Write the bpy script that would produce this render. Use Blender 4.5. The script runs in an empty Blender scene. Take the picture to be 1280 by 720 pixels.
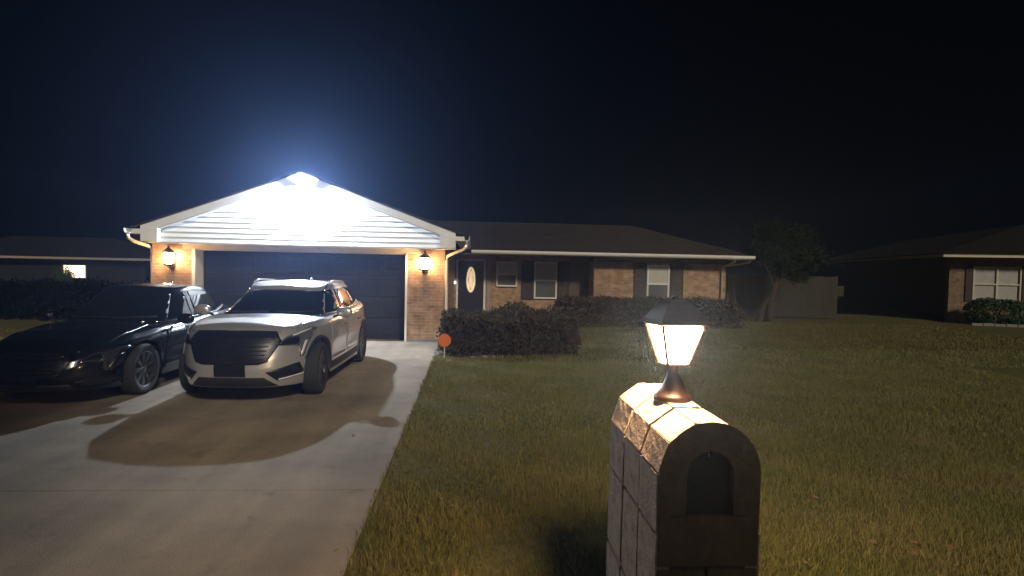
import bpy, bmesh, math, random
import numpy as np
from mathutils import Vector, Matrix
from mathutils.bvhtree import BVHTree
R = math.radians
random.seed(7); rng = np.random.default_rng(7)
scene = bpy.context.scene
C = scene.collection

# ------------------------------------------------------------------ camera
EYE = 1.85
cam_d = bpy.data.cameras.new('camera'); cam = bpy.data.objects.new('camera', cam_d); C.objects.link(cam)
yaw, pitch, roll = R(3.81), R(-1.98), R(1.2)
fw = Vector((math.sin(yaw)*math.cos(pitch), math.cos(yaw)*math.cos(pitch), math.sin(pitch)))
r0 = Vector((math.cos(yaw), -math.sin(yaw), 0)); u0 = r0.cross(fw)
rt = r0*math.cos(roll) + u0*math.sin(roll); up = u0*math.cos(roll) - r0*math.sin(roll)
M4 = Matrix((rt, up, -fw)).transposed().to_4x4(); M4.translation = Vector((0, 0, EYE))
cam.matrix_world = M4
cam_d.sensor_width = 36; cam_d.lens = 36*750/1280; cam_d.clip_start = .05; cam_d.clip_end = 600
scene.camera = cam

# ------------------------------------------------------------------ world, fill light, exposure
SUN_EL, SUN_AZ = R(31), R(24)          # low warm light from behind the viewer's right shoulder
w = bpy.data.worlds.new('World'); scene.world = w; w.use_nodes = True
nt = w.node_tree; nt.nodes.clear()
wo = nt.nodes.new('ShaderNodeOutputWorld'); bg = nt.nodes.new('ShaderNodeBackground'); sk = nt.nodes.new('ShaderNodeTexSky')
sk.sky_type = 'NISHITA'; sk.sun_disc = False; sk.sun_elevation = R(-12); sk.sun_rotation = R(180)-SUN_AZ
bg.inputs['Strength'].default_value = 0.05
nt.links.new(sk.outputs[0], bg.inputs[0]); nt.links.new(bg.outputs[0], wo.inputs[0])
sd = bpy.data.lights.new('street_fill_sun', 'SUN'); sd.energy = 2.0; sd.angle = R(7); sd.color = (1, .87, .66)  # sun lamp standing in for the unseen street lighting
so = bpy.data.objects.new('street_fill_sun', sd); C.objects.link(so)
# light travels towards (-sin az, cos az, -tan el)
dirv = Vector((-math.sin(SUN_AZ)*math.cos(SUN_EL), math.cos(SUN_AZ)*math.cos(SUN_EL), -math.sin(SUN_EL)))
so.rotation_euler = dirv.to_track_quat('-Z', 'Y').to_euler(); so.location = (10, -20, 20)
scene.view_settings.view_transform = 'Standard'; scene.view_settings.look = 'None'
scene.view_settings.exposure = 0.0; scene.view_settings.gamma = 1.0
scene.render.engine = 'CYCLES'
scene.cycles.use_denoising = True
scene.cycles.max_bounces = 6; scene.cycles.volume_bounces = 0
scene.cycles.caustics_reflective = False; scene.cycles.caustics_refractive = False
scene.cycles.sample_clamp_indirect = 4

# ------------------------------------------------------------------ materials
def mat(name, col, rough=.6, metal=0, var=0, vscale=8, bump=0, bscale=60, coat=0, emit=None, estr=0, col2=None, spec=.5):
    m = bpy.data.materials.new(name); m.use_nodes = True
    n = m.node_tree.nodes; l = m.node_tree.links; b = n['Principled BSDF']
    b.inputs['Base Color'].default_value = (*col, 1); b.inputs['Roughness'].default_value = rough
    b.inputs['Metallic'].default_value = metal; b.inputs['Coat Weight'].default_value = coat
    b.inputs['Coat Roughness'].default_value = .06; b.inputs['Specular IOR Level'].default_value = spec
    tc = n.new('ShaderNodeTexCoord')
    if var or col2:
        ns = n.new('ShaderNodeTexNoise'); ns.inputs['Scale'].default_value = vscale; ns.inputs['Detail'].default_value = 6
        ns.inputs['Roughness'].default_value = .65
        rp = n.new('ShaderNodeValToRGB')
        c2 = col2 or tuple(min(1, c*(1+var)) for c in col)
        c1 = col if col2 else tuple(c*(1-var) for c in col)
        rp.color_ramp.elements[0].color = (*c1, 1); rp.color_ramp.elements[1].color = (*c2, 1)
        rp.color_ramp.elements[0].position = .32; rp.color_ramp.elements[1].position = .68
        l.new(tc.outputs['Object'], ns.inputs['Vector']); l.new(ns.outputs['Fac'], rp.inputs[0]); l.new(rp.outputs[0], b.inputs['Base Color'])
    if bump:
        nb = n.new('ShaderNodeTexNoise'); nb.inputs['Scale'].default_value = bscale; nb.inputs['Detail'].default_value = 5
        bp = n.new('ShaderNodeBump'); bp.inputs['Strength'].default_value = bump; bp.inputs['Distance'].default_value = .02
        l.new(tc.outputs['Object'], nb.inputs['Vector']); l.new(nb.outputs['Fac'], bp.inputs['Height']); l.new(bp.outputs[0], b.inputs['Normal'])
    if emit:
        b.inputs['Emission Color'].default_value = (*emit, 1); b.inputs['Emission Strength'].default_value = estr
    return m

def brick_mat(name, c1, c2, mortar, bw=.22, bh=.075):
    m = bpy.data.materials.new(name); m.use_nodes = True
    n = m.node_tree.nodes; l = m.node_tree.links; b = n['Principled BSDF']; b.inputs['Roughness'].default_value = .9
    b.inputs['Specular IOR Level'].default_value = .2
    tc = n.new('ShaderNodeTexCoord'); sp = n.new('ShaderNodeSeparateXYZ'); ad = n.new('ShaderNodeMath'); cb = n.new('ShaderNodeCombineXYZ')
    l.new(tc.outputs['Object'], sp.inputs[0]); l.new(sp.outputs[0], ad.inputs[0]); l.new(sp.outputs[1], ad.inputs[1])
    l.new(ad.outputs[0], cb.inputs[0]); l.new(sp.outputs[2], cb.inputs[1])
    br = n.new('ShaderNodeTexBrick'); br.inputs['Scale'].default_value = 1; br.inputs['Brick Width'].default_value = bw; br.inputs['Row Height'].default_value = bh
    br.inputs['Mortar Size'].default_value = .009; br.inputs['Mortar Smooth'].default_value = .3; br.inputs['Bias'].default_value = -.1
    br.inputs['Color1'].default_value = (*c1, 1); br.inputs['Color2'].default_value = (*c2, 1); br.inputs['Mortar'].default_value = (*mortar, 1)
    l.new(cb.outputs[0], br.inputs['Vector'])
    ns = n.new('ShaderNodeTexNoise'); ns.inputs['Scale'].default_value = 5; ns.inputs['Detail'].default_value = 7; l.new(tc.outputs['Object'], ns.inputs['Vector'])
    mr = n.new('ShaderNodeMapRange'); mr.inputs['From Min'].default_value = .3; mr.inputs['From Max'].default_value = .7; mr.inputs['To Min'].default_value = .6; mr.inputs['To Max'].default_value = 1.25
    l.new(ns.outputs['Fac'], mr.inputs[0])
    mx = n.new('ShaderNodeMix'); mx.data_type = 'RGBA'; mx.blend_type = 'MULTIPLY'; mx.inputs[0].default_value = 1
    l.new(br.outputs['Color'], mx.inputs[6]); l.new(mr.outputs[0], mx.inputs[7]); l.new(mx.outputs[2], b.inputs['Base Color'])
    bp = n.new('ShaderNodeBump'); bp.inputs['Strength'].default_value = .7; bp.inputs['Distance'].default_value = .008; bp.invert = True
    l.new(br.outputs['Fac'], bp.inputs['Height']); l.new(bp.outputs[0], b.inputs['Normal'])
    return m

M = {}
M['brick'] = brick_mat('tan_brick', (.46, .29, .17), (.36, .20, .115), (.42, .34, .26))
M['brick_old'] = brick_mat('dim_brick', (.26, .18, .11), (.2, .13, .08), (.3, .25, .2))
M['white'] = mat('white_paint', (.78, .78, .76), .55, var=.06, vscale=3, bump=.05)
M['cream'] = mat('cream_paint', (.62, .56, .46), .6, var=.1, vscale=2, bump=.05)
M['siding'] = mat('white_vinyl', (.8, .81, .82), .45, var=.04, vscale=2)
M['brownwood'] = mat('brown_boards', (.10, .065, .045), .7, var=.25, vscale=6, bump=.2)
M['shutter'] = mat('dark_shutter', (.045, .03, .024), .6, var=.2)
M['garage_door'] = mat('charcoal_door', (.008, .010, .018), .6, var=.12, vscale=2, bump=.03)
M['door_black'] = mat('black_door', (.018, .02, .028), .35)
M['soffit'] = mat('soffit', (.33, .29, .24), .7)
M['glass_dim'] = mat('dim_window_glass', (.10, .105, .10), .25, spec=.4)
M['blind'] = mat('window_blind', (.5, .49, .44), .7, var=.06)
M['concrete'] = mat('concrete', (.235, .208, .17), .85, var=.18, vscale=1.3, bump=.25, bscale=90)
M['black_metal'] = mat('black_metal', (.02, .018, .017), .45, metal=.3)
M['bronze'] = mat('bronze_metal', (.03, .013, .009), .38, metal=.3, bump=.05)
M['chrome'] = mat('chrome', (.75, .75, .77), .12, metal=1)
M['silver_paint'] = mat('silver_paint', (.64, .65, .68), .30, metal=.66, coat=1)
M['black_paint'] = mat('black_paint', (.005, .0055, .007), .22, coat=.5, spec=.35)
M['car_glass'] = mat('car_glass', (.008, .010, .012), .04, spec=.6)
M['black_plastic'] = mat('black_plastic', (.018, .018, .02), .55)
M['grille'] = mat('grille_black', (.012, .012, .015), .35, metal=.2)
M['rubber'] = mat('rubber', (.02, .02, .02), .85)
M['alloy'] = mat('alloy', (.42, .42, .44), .3, metal=1)
M['alloy_dark'] = mat('dark_alloy', (.1, .1, .11), .35, metal=1)
M['lamp_clear'] = mat('lamp_lens', (.30, .32, .35), .15, metal=.7, coat=1)
M['lamp_smoked'] = mat('smoked_lens', (.05, .05, .06), .12, metal=.4, coat=1)
M['tail_red'] = mat('tail_lens', (.18, .01, .01), .15, coat=1)
M['orange'] = mat('orange_sign', (.62, .15, .025), .5, var=.08)
M['stake'] = mat('pale_stake', (.5, .48, .44), .4, metal=.3)
M['bark'] = mat('bark', (.06, .045, .03), .95, var=.4, bump=.8, bscale=25)
M['shingle_dark'] = mat('dark_shingles', (.016, .014, .013), .95, var=.3, spec=.1, bump=.3)
M['door_matt'] = mat('matt_black_door', (.008, .008, .008), .7, spec=.1)
M['drl'] = mat('running_light_lens', (.62, .64, .68), .25, coat=1)
M['hedge_dark'] = mat('hedge_leaf_dark', (.003, .004, .003), .95, spec=.03, col2=(.008, .009, .006), vscale=4)  # darkness of the left side put into the added hedge's leaf colour
M['leaf_dead'] = mat('dead_leaf', (.22, .13, .06), .85, col2=(.10, .06, .03), vscale=30)
M['fence'] = mat('grey_boards', (.045, .038, .028), .9, var=.3, vscale=4, bump=.3)
M['hedge'] = mat('hedge_leaf', (.034, .029, .017), .9, spec=.1, col2=(.085, .062, .042), vscale=5)
M['hedge2'] = mat('hedge_leaf_brown', (.045, .036, .02), .8, spec=.1, col2=(.10, .06, .038), vscale=4)
M['bush'] = mat('bush_leaf', (.018, .05, .014), .6, col2=(.04, .085, .02), vscale=6)
M['tree_leaf'] = mat('tree_leaf', (.010, .02, .005), .8, col2=(.022, .034, .008), vscale=3, spec=.15)
M['stem'] = mat('stem', (.05, .04, .03), .9)
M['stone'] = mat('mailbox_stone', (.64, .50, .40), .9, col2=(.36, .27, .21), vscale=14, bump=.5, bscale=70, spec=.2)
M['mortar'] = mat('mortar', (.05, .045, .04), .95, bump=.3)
M['stone_front'] = mat('shaded_front_stone', (.24, .17, .105), .95, col2=(.13, .095, .06), vscale=7, bump=.8, bscale=30, spec=.15)  # stone coloured darker than the sides, for the shade on the front
M['rock'] = mat('pale_rock', (.24, .22, .19), .9, var=.2, bump=.4)
M['road'] = mat('asphalt', (.05, .05, .05), .9, var=.2, bump=.3, bscale=150)
M['flood_lens'] = mat('flood_lens', (.9, .9, .9), .3, emit=(.80, .88, 1), estr=60)
M['pane_lit'] = mat('lantern_pane', (.9, .8, .6), .3, emit=(1, .66, .33), estr=520)
M['wall_pane'] = mat('wall_lantern_pane', (.9, .8, .6), .3, emit=(1, .60, .28), estr=140)
M['oval'] = mat('lit_oval_glass', (.6, .5, .35), .3, emit=(1, .74, .42), estr=.85)
M['came'] = mat('leaded_came', (.25, .18, .1), .4, metal=.6)
M['bell'] = mat('doorbell_light', (.9, .9, .9), .3, emit=(.85, .92, 1), estr=6)
M['far_lit'] = mat('far_lit_pane', (.9, .8, .6), .4, emit=(1, .78, .5), estr=4.5)
M['far_wall'] = mat('far_wall', (.012, .011, .010), .9, var=.2)
M['curtain'] = mat('pale_curtain', (.42, .43, .41), .8, var=.12, vscale=9)

def concrete_wear():
    m = mat('driveway_concrete', (.265, .222, .165), .85, var=.18, vscale=1.3, bump=.3, bscale=70); n = m.node_tree.nodes; l = m.node_tree.links; b = n['Principled BSDF']
    src = b.inputs['Base Color'].links[0].from_socket; tc = n.new('ShaderNodeTexCoord')
    def layer(src, tex, lo, hi, a, z):
        rp = n.new('ShaderNodeMapRange'); rp.inputs['From Min'].default_value = a; rp.inputs['From Max'].default_value = z; rp.inputs['To Min'].default_value = lo; rp.inputs['To Max'].default_value = hi
        l.new(tex, rp.inputs[0]); mx = n.new('ShaderNodeMix'); mx.data_type = 'RGBA'; mx.blend_type = 'MULTIPLY'; mx.inputs[0].default_value = 1
        l.new(src, mx.inputs[6]); l.new(rp.outputs[0], mx.inputs[7]); return mx.outputs[2]
    def noise(sc, d=6, stretch=None):
        k = n.new('ShaderNodeTexNoise'); k.inputs['Scale'].default_value = sc; k.inputs['Detail'].default_value = d; v = tc.outputs['Object']
        if stretch:
            mp = n.new('ShaderNodeMapping'); mp.inputs['Scale'].default_value = stretch; l.new(v, mp.inputs[0]); v = mp.outputs[0]
        l.new(v, k.inputs['Vector']); return k.outputs['Fac']
    c = layer(src, noise(.55, 7), .72, 1.08, .36, .6)
    c = layer(c, noise(1.0, 4, (2.6, .16, 1)), .82, 1.06, .35, .6)       # tyre tracks along the drive
    c = layer(c, noise(3, 3), .72, 1.0, .28, .36)                           # oil spots
    c = layer(c, noise(160, 2), .82, 1.12, .3, .7)                         # grit
    vo = n.new('ShaderNodeTexVoronoi'); vo.feature = 'DISTANCE_TO_EDGE'; vo.inputs['Scale'].default_value = .2
    wp = n.new('ShaderNodeTexNoise'); wp.inputs['Scale'].default_value = 1.5; wp.inputs['Detail'].default_value = 8; mxv = n.new('ShaderNodeMix'); mxv.data_type = 'RGBA'; mxv.inputs[0].default_value = .22
    l.new(tc.outputs['Object'], wp.inputs['Vector']); l.new(tc.outputs['Object'], mxv.inputs[6]); l.new(wp.outputs['Color'], mxv.inputs[7]); l.new(mxv.outputs[2], vo.inputs['Vector'])
    c = layer(c, vo.outputs['Distance'], .8, 1.0, .0, .003)              # hairline cracks
    l.new(c, b.inputs['Base Color']); return m
M['drive'] = concrete_wear()
def shingles():
    m = mat('shingles', (.06, .048, .04), .95, spec=.15); n = m.node_tree.nodes; l = m.node_tree.links; b = n['Principled BSDF']
    tc = n.new('ShaderNodeTexCoord'); br = n.new('ShaderNodeTexBrick'); br.inputs['Scale'].default_value = 1
    br.inputs['Brick Width'].default_value = .3; br.inputs['Row Height'].default_value = .14; br.inputs['Mortar Size'].default_value = .006
    br.inputs['Color1'].default_value = (.03, .024, .021, 1); br.inputs['Color2'].default_value = (.05, .04, .034, 1); br.inputs['Mortar'].default_value = (.02, .017, .015, 1)
    l.new(tc.outputs['Object'], br.inputs['Vector']); l.new(br.outputs['Color'], b.inputs['Base Color'])
    bp = n.new('ShaderNodeBump'); bp.inputs['Strength'].default_value = .6; bp.inputs['Distance'].default_value = .01; bp.invert = True
    l.new(br.outputs['Fac'], bp.inputs['Height']); l.new(bp.outputs[0], b.inputs['Normal'])
    return m
M['shingle'] = shingles()

def lawn_mat(name, dark=1.0, bump=.6):
    m = bpy.data.materials.new(name); m.use_nodes = True
    n = m.node_tree.nodes; l = m.node_tree.links; b = n['Principled BSDF']; b.inputs['Roughness'].default_value = .85; b.inputs['Specular IOR Level'].default_value = .15
    tc = n.new('ShaderNodeTexCoord')
    def noise(s, d=6):
        k = n.new('ShaderNodeTexNoise'); k.inputs['Scale'].default_value = s; k.inputs['Detail'].default_value = d; k.inputs['Roughness'].default_value = .7
        l.new(tc.outputs['Object'], k.inputs['Vector']); return k
    def ramp(k, c1, c2, a=.35, z=.65):
        r = n.new('ShaderNodeValToRGB'); r.color_ramp.elements[0].color = (*[c*dark for c in c1], 1); r.color_ramp.elements[1].color = (*[c*dark for c in c2], 1)
        r.color_ramp.elements[0].position = a; r.color_ramp.elements[1].position = z; l.new(k.outputs['Fac'], r.inputs[0]); return r
    g = ramp(noise(14), (.068, .075, .02), (.145, .14, .05))
    s = ramp(noise(23), (.105, .085, .032), (.22, .18, .085))
    f = ramp(noise(1.1, 5), (0, 0, 0), (.8/dark, .8/dark, .8/dark), .42, .70)
    mx = n.new('ShaderNodeMix'); mx.data_type = 'RGBA'; l.new(f.outputs[0], mx.inputs[0]); l.new(g.outputs[0], mx.inputs[6]); l.new(s.outputs[0], mx.inputs[7])
    l.new(mx.outputs[2], b.inputs['Base Color'])
    k = noise(60, 8); bp = n.new('ShaderNodeBump'); bp.inputs['Strength'].default_value = bump; bp.inputs['Distance'].default_value = .03
    l.new(k.outputs['Fac'], bp.inputs['Height']); l.new(bp.outputs[0], b.inputs['Normal'])
    return m
M['lawn'] = lawn_mat('lawn_soil', .85); M['blade'] = lawn_mat('grass_blade', 1.4, 0)

# ------------------------------------------------------------------ helpers
def tag(o, label=None, cat=None, group=None, kind=None):
    if label: o['label'] = label
    if cat: o['category'] = cat
    if group: o['group'] = group
    if kind: o['kind'] = kind
    return o
def thing(name, loc=(0, 0, 0), rz=0, label=None, cat=None, group=None):
    o = bpy.data.objects.new(name, None); C.objects.link(o); o.location = loc; o.rotation_euler = (0, 0, rz); o.empty_display_size = .2
    return tag(o, label, cat, group)
def obj(name, bm, m, parent=None, smooth=False, bevel=0):
    me = bpy.data.meshes.new(name)
    if isinstance(bm, bmesh.types.BMesh):
        bmesh.ops.recalc_face_normals(bm, faces=bm.faces[:]) if not bm.get('keep', 0) else None
        bm.to_mesh(me); bm.free()
    o = bpy.data.objects.new(name, me); C.objects.link(o); me.materials.append(m)
    if parent: o.parent = parent
    if smooth: me.shade_smooth()
    if bevel:
        bv = o.modifiers.new('bevel', 'BEVEL'); bv.width = bevel; bv.segments = 2; bv.limit_method = 'ANGLE'
    return o
class BM:
    """collects shapes for one mesh"""
    def __init__(s): s.b = bmesh.new()
    def box(s, x0, x1, y0, y1, z0, z1):
        v = [s.b.verts.new(p) for p in ((x0,y0,z0),(x1,y0,z0),(x1,y1,z0),(x0,y1,z0),(x0,y0,z1),(x1,y0,z1),(x1,y1,z1),(x0,y1,z1))]
        for f in ((3,2,1,0),(4,5,6,7),(0,1,5,4),(1,2,6,5),(2,3,7,6),(3,0,4,7)): s.b.faces.new([v[i] for i in f])
        return s
    def hull(s, pts):
        v = [s.b.verts.new(p) for p in pts]; r = bmesh.ops.convex_hull(s.b, input=v); return s
    def prism(s, poly, fn0, fn1):
        a = [s.b.verts.new(fn0(p)) for p in poly]; c = [s.b.verts.new(fn1(p)) for p in poly]
        s.b.faces.new(a[::-1]); s.b.faces.new(c)
        for i in range(len(a)):
            j = (i+1) % len(a); s.b.faces.new((a[i], a[j], c[j], c[i]))
        return s
    def xz(s, poly, y0, y1): return s.prism(poly, lambda p: (p[0], y0, p[1]), lambda p: (p[0], y1, p[1]))
    def xy(s, poly, z0, z1): return s.prism(poly, lambda p: (p[0], p[1], z0), lambda p: (p[0], p[1], z1))
    def face(s, pts): s.b.faces.new([s.b.verts.new(p) for p in pts]); return s
    def tube(s, pts, r, n=10, cap=True):
        pts = [Vector(p) for p in pts]; rs = r if isinstance(r, (list, tuple)) else [r]*len(pts); rings = []
        for i, p in enumerate(pts):
            d = (pts[min(i+1, len(pts)-1)] - pts[max(i-1, 0)]).normalized()
            a = d.cross(Vector((0, 0, 1)) if abs(d.z) < .9 else Vector((1, 0, 0))).normalized(); c = d.cross(a)
            rings.append([s.b.verts.new(p + (a*math.cos(t*2*math.pi/n) + c*math.sin(t*2*math.pi/n))*rs[i]) for t in range(n)])
        for A, B in zip(rings, rings[1:]):
            for t in range(n): s.b.faces.new((A[t], A[(t+1) % n], B[(t+1) % n], B[t]))
        if cap: s.b.faces.new(rings[0][::-1]); s.b.faces.new(rings[-1])
        return s
    def lathe(s, prof, n=24, c=(0, 0, 0), axis='z', caps=True, rot=0):
        rings = []
        for r, h in prof:
            ring = []
            for t in range(n):
                a = t*2*math.pi/n + rot; x, y = r*math.cos(a), r*math.sin(a)
                p = (x, y, h) if axis == 'z' else (x, h, y)
                ring.append(s.b.verts.new((p[0]+c[0], p[1]+c[1], p[2]+c[2])))
            rings.append(ring)
        for A, B in zip(rings, rings[1:]):
            for t in range(n): s.b.faces.new((A[t], A[(t+1) % n], B[(t+1) % n], B[t]))
        if caps and prof[0][0] > 1e-4: s.b.faces.new(rings[0][::-1])
        if caps and prof[-1][0] > 1e-4: s.b.faces.new(rings[-1])
        bmesh.ops.remove_doubles(s.b, verts=s.b.verts[:], dist=1e-5)
        return s
    def build(s, name, m, parent=None, smooth=False, bevel=0): return obj(name, _Wrap(s.b), m, parent, smooth, bevel)
class _Wrap:
    def __init__(s, b): s.b = b
def obj(name, bm, m, parent=None, smooth=False, bevel=0):
    b = bm.b if isinstance(bm, (_Wrap, BM)) else bm
    me = bpy.data.meshes.new(name); bmesh.ops.recalc_face_normals(b, faces=b.faces[:]); b.to_mesh(me); b.free()
    o = bpy.data.objects.new(name, me); C.objects.link(o); me.materials.append(m)
    if parent: o.parent = parent
    if smooth: me.shade_smooth()
    if bevel:
        bv = o.modifiers.new('bevel', 'BEVEL'); bv.width = bevel; bv.segments = 2; bv.limit_method = 'ANGLE'
    return o
def np_mesh(name, V, F, m, parent=None):
    """V (n,3) F (k,3 or 4) -> object"""
    me = bpy.data.meshes.new(name); k = F.shape[1]
    me.vertices.add(len(V)); me.vertices.foreach_set('co', V.astype(np.float32).ravel())
    me.loops.add(F.size); me.loops.foreach_set('vertex_index', F.astype(np.int32).ravel())
    me.polygons.add(len(F)); me.polygons.foreach_set('loop_start', np.arange(0, F.size, k, dtype=np.int32))
    me.update(calc_edges=True); me.materials.append(m)
    o = bpy.data.objects.new(name, me); C.objects.link(o)
    if parent: o.parent = parent
    return o
def leaf_cloud(name, P, size, m, parent=None, upbias=0, aspect=.45):
    """one small diamond leaf per point"""
    n = len(P); d = rng.normal(size=(n, 3)); d[:, 2] += upbias; d /= np.linalg.norm(d, axis=1)[:, None]
    e = rng.normal(size=(n, 3)); e -= d*(e*d).sum(1)[:, None]; e /= np.linalg.norm(e, axis=1)[:, None]
    s = size*rng.uniform(.6, 1.4, n)[:, None]
    V = np.stack([P - d*s*.5, P + e*s*aspect*.5, P + d*s*.5, P - e*s*aspect*.5], 1).reshape(-1, 3)
    return np_mesh(name, V, np.arange(4*n).reshape(n, 4), m, parent)

# ------------------------------------------------------------------ setting: ground, driveway, road
g = BM(); 
for xa_, xb_, za_, zb_ in ((-58, -24, -1.25, -1.25), (-24, -13, -1.25, 0), (-13, 58, 0, 0)):
    for ya_, yb_, f0, f1 in ((-15.5, 12, 0, 0), (12, 30, 0, 1), (30, 118, 1, 1)):
        g.face([(xa_, ya_, za_*f0), (xb_, ya_, zb_*f0), (xb_, yb_, zb_*f1), (xa_, yb_, za_*f1)])
bmesh.ops.remove_doubles(g.b, verts=g.b.verts[:], dist=1e-4)
tag(g.build('lawn_ground', M['lawn']), kind='structure')
d = BM()
joints_y = [1.75, 4.9, 8.0, 11.1, 14.55]; joints_x = [-7.7, -.73]
for y0, y1 in zip(joints_y, joints_y[1:]):
    for x0, x1 in zip(joints_x, joints_x[1:]):
        d.box(x0, x1, y0+.0015, y1-.0015, -.1, .012)
d.box(-6.9, -1.5, 14.555, 14.93, -.1, .012)
tag(d.build('driveway', M['drive'], bevel=.004), kind='structure')
ap = BM(); ap.xy([(-8.6, .2), (.1, .2), (-.73, 1.745), (-7.7, 1.745)], -.1, .01)
tag(ap.build('driveway_apron', M['drive']), kind='structure')
k = BM(); k.box(-58, -8.65, .05, .2, -.1, .1); k.box(.15, 58, .05, .2, -.1, .1)
tag(k.build('kerb', M['concrete'], bevel=.02), kind='structure')
rd = BM(); rd.face([(-58, -8, .004), (58, -8, .004), (58, .045, .004), (-58, .045, .004)])
tag(rd.build('road', M['road']), kind='structure')

# ------------------------------------------------------------------ grass
def grass():
    Vs = []
    for (x0, x1, y0, y1, dens, h, wd) in ((-.72, 5.5, 1.2, 6.5, 5200, .052, .0042), (-.72, 10, 6.5, 11.5, 2000, .052, .008),
                                         (-.72, 17, 11.5, 21.3, 600, .055, .014), (5.5, 9, 2.0, 6.5, 1500, .052, .0055), (-.755, -.70, 1.8, 14, 1500, .06, .006), (-14, -7.75, 4, 16, 160, .07, .01)):
        n = int((x1-x0)*(y1-y0)*dens); x = rng.uniform(x0, x1, n); y = rng.uniform(y0, y1, n)
        keep = ~((x > .74) & (x < 1.18) & (y > 2.28) & (y < 3.14))
        cl = np.sin(x*3.1+1.3*np.sin(y*2.3))*np.sin(y*2.7+1.1*np.sin(x*1.9))
        keep &= rng.uniform(0, 1, n) < .75 + .3*cl
        x = x[keep]; y = y[keep]; n = len(x); cl = cl[keep]
        hh = h*rng.uniform(.45, 1.25, n)*(1+.3*cl); a = rng.uniform(0, 2*np.pi, n); b = rng.uniform(0, 2*np.pi, n); ln = hh*rng.uniform(.1, .9, n)
        dx, dy = np.cos(a)*wd*.5, np.sin(a)*wd*.5; lx, ly = np.cos(b)*ln, np.sin(b)*ln; z0 = np.zeros(n)
        P = np.stack([np.stack([x-dx, y-dy, z0], 1), np.stack([x+dx, y+dy, z0], 1),
                      np.stack([x+dx*.8+lx*.35, y+dy*.8+ly*.35, hh*.6], 1), np.stack([x-dx*.8+lx*.35, y-dy*.8+ly*.35, hh*.6], 1),
                      np.stack([x+lx, y+ly, hh], 1)], 1)
        Vs.append(P.reshape(-1, 3))
    V = np.concatenate(Vs); n = len(V)//5; i = np.arange(n)*5
    F = np.concatenate([np.stack([i, i+1, i+2], 1), np.stack([i, i+2, i+3], 1), np.stack([i+3, i+2, i+4], 1)])
    tag(np_mesh('grass', V, F, M['blade']), 'dry brown and green lawn grass beside the driveway', 'grass', kind='stuff')
grass()

def fallen():
    n = 260; x = rng.uniform(-.7, 13, n); y = 2.4 + 18*rng.uniform(0, 1, n)**1.6
    k = rng.uniform(0, 1, n) < .02; x = np.where(k, rng.uniform(-1.5, -.72, n), x)
    P = np.stack([x, y, np.where(k, .022, .055)], 1)
    o = leaf_cloud('fallen_leaves', P, .075, M['leaf_dead'], None, 0, .6)
    me = o.data; co = np.empty(len(me.vertices)*3, np.float32); me.vertices.foreach_get('co', co); co = co.reshape(-1, 4, 3)
    c = co.mean(1, keepdims=True); co[:, :, 2] = c[:, :, 2] + (co-c)[:, :, 2]*.22; me.vertices.foreach_set('co', co.ravel()); me.update()
    tag(o, 'scattered dry brown leaves lying over the front lawn', 'leaves', kind='stuff')
fallen()

# ------------------------------------------------------------------ house
house = thing('brick_house', (0, 0, 0), 0, 'single storey brick house with floodlit white garage gable and dark garage door', 'house')
GX, GW = -3.90, 14.5           # gable centre, garage wall plane
PK, SL = 3.88, .362            # gable peak, pitch
def roofz(x, dz=0): return PK - SL*abs(x-GX) - dz
# garage walls
b = BM(); b.box(-7.44, -6.54, GW, GW+.3, 0, 2.26); b.build('wall', M['brick'], house)
b = BM(); b.box(-1.55, -.66, GW, GW+.3, 0, 2.26); b.build('wall', M['brick'], house)
b = BM(); b.box(-7.44, -7.14, GW+.3, 27, 0, 2.3); b.build('wall', M['brick'], house)
b = BM(); b.box(-.96, -.66, GW+.3, 22.5, 0, 2.3); b.build('wall', M['brick'], house)
# pale stucco plinth band along right pier foot
b = BM(); b.box(-1.54, -.67, GW-.02, GW-.002, 0.012, .09); b.build('wall_base', M['concrete'], house)
# header and jamb trim
b = BM(); b.box(-6.75, -1.2, GW-.03, GW+.02, 2.13, 2.255); b.build('door_header', M['cream'], house)
b = BM(); b.box(-6.54, -6.46, GW-.025, GW+.42, 0, 2.128); b.build('door_jamb', M['white'], house, bevel=.004)
b = BM(); b.box(-1.60, -1.55, GW-.025, GW+.42, 0, 2.128); b.build('door_jamb', M['white'], house, bevel=.004)
b = BM(); b.box(-6.46, -1.60, GW+.02, GW+.42, 2.10, 2.128); b.build('door_jamb', M['cream'], house)
# garage door: four sections with raised panels
b = BM()
for r in range(4):
    z0 = .015+r*.523; b.box(-6.45, -1.61, GW+.43, GW+.48, z0, z0+.517)
gd = b.build('garage_door', M['garage_door'], house, bevel=.006)
b = BM()
for r in range(4):
    for c in range(8):
        x0 = -6.37+c*.60; z0 = .015+r*.523+.09
        b.hull([(x0, GW+.429, z0), (x0+.48, GW+.429, z0), (x0+.48, GW+.429, z0+.34), (x0, GW+.429, z0+.34),
                (x0+.03, GW+.424, z0+.03), (x0+.45, GW+.424, z0+.03), (x0+.45, GW+.424, z0+.31), (x0+.03, GW+.424, z0+.31)])
b.build('door_panel', M['garage_door'], gd)
b = BM(); b.box(-4.25, -4.05, GW+.40, GW+.428, .30, .33); b.build('handle', M['black_metal'], gd)
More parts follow.
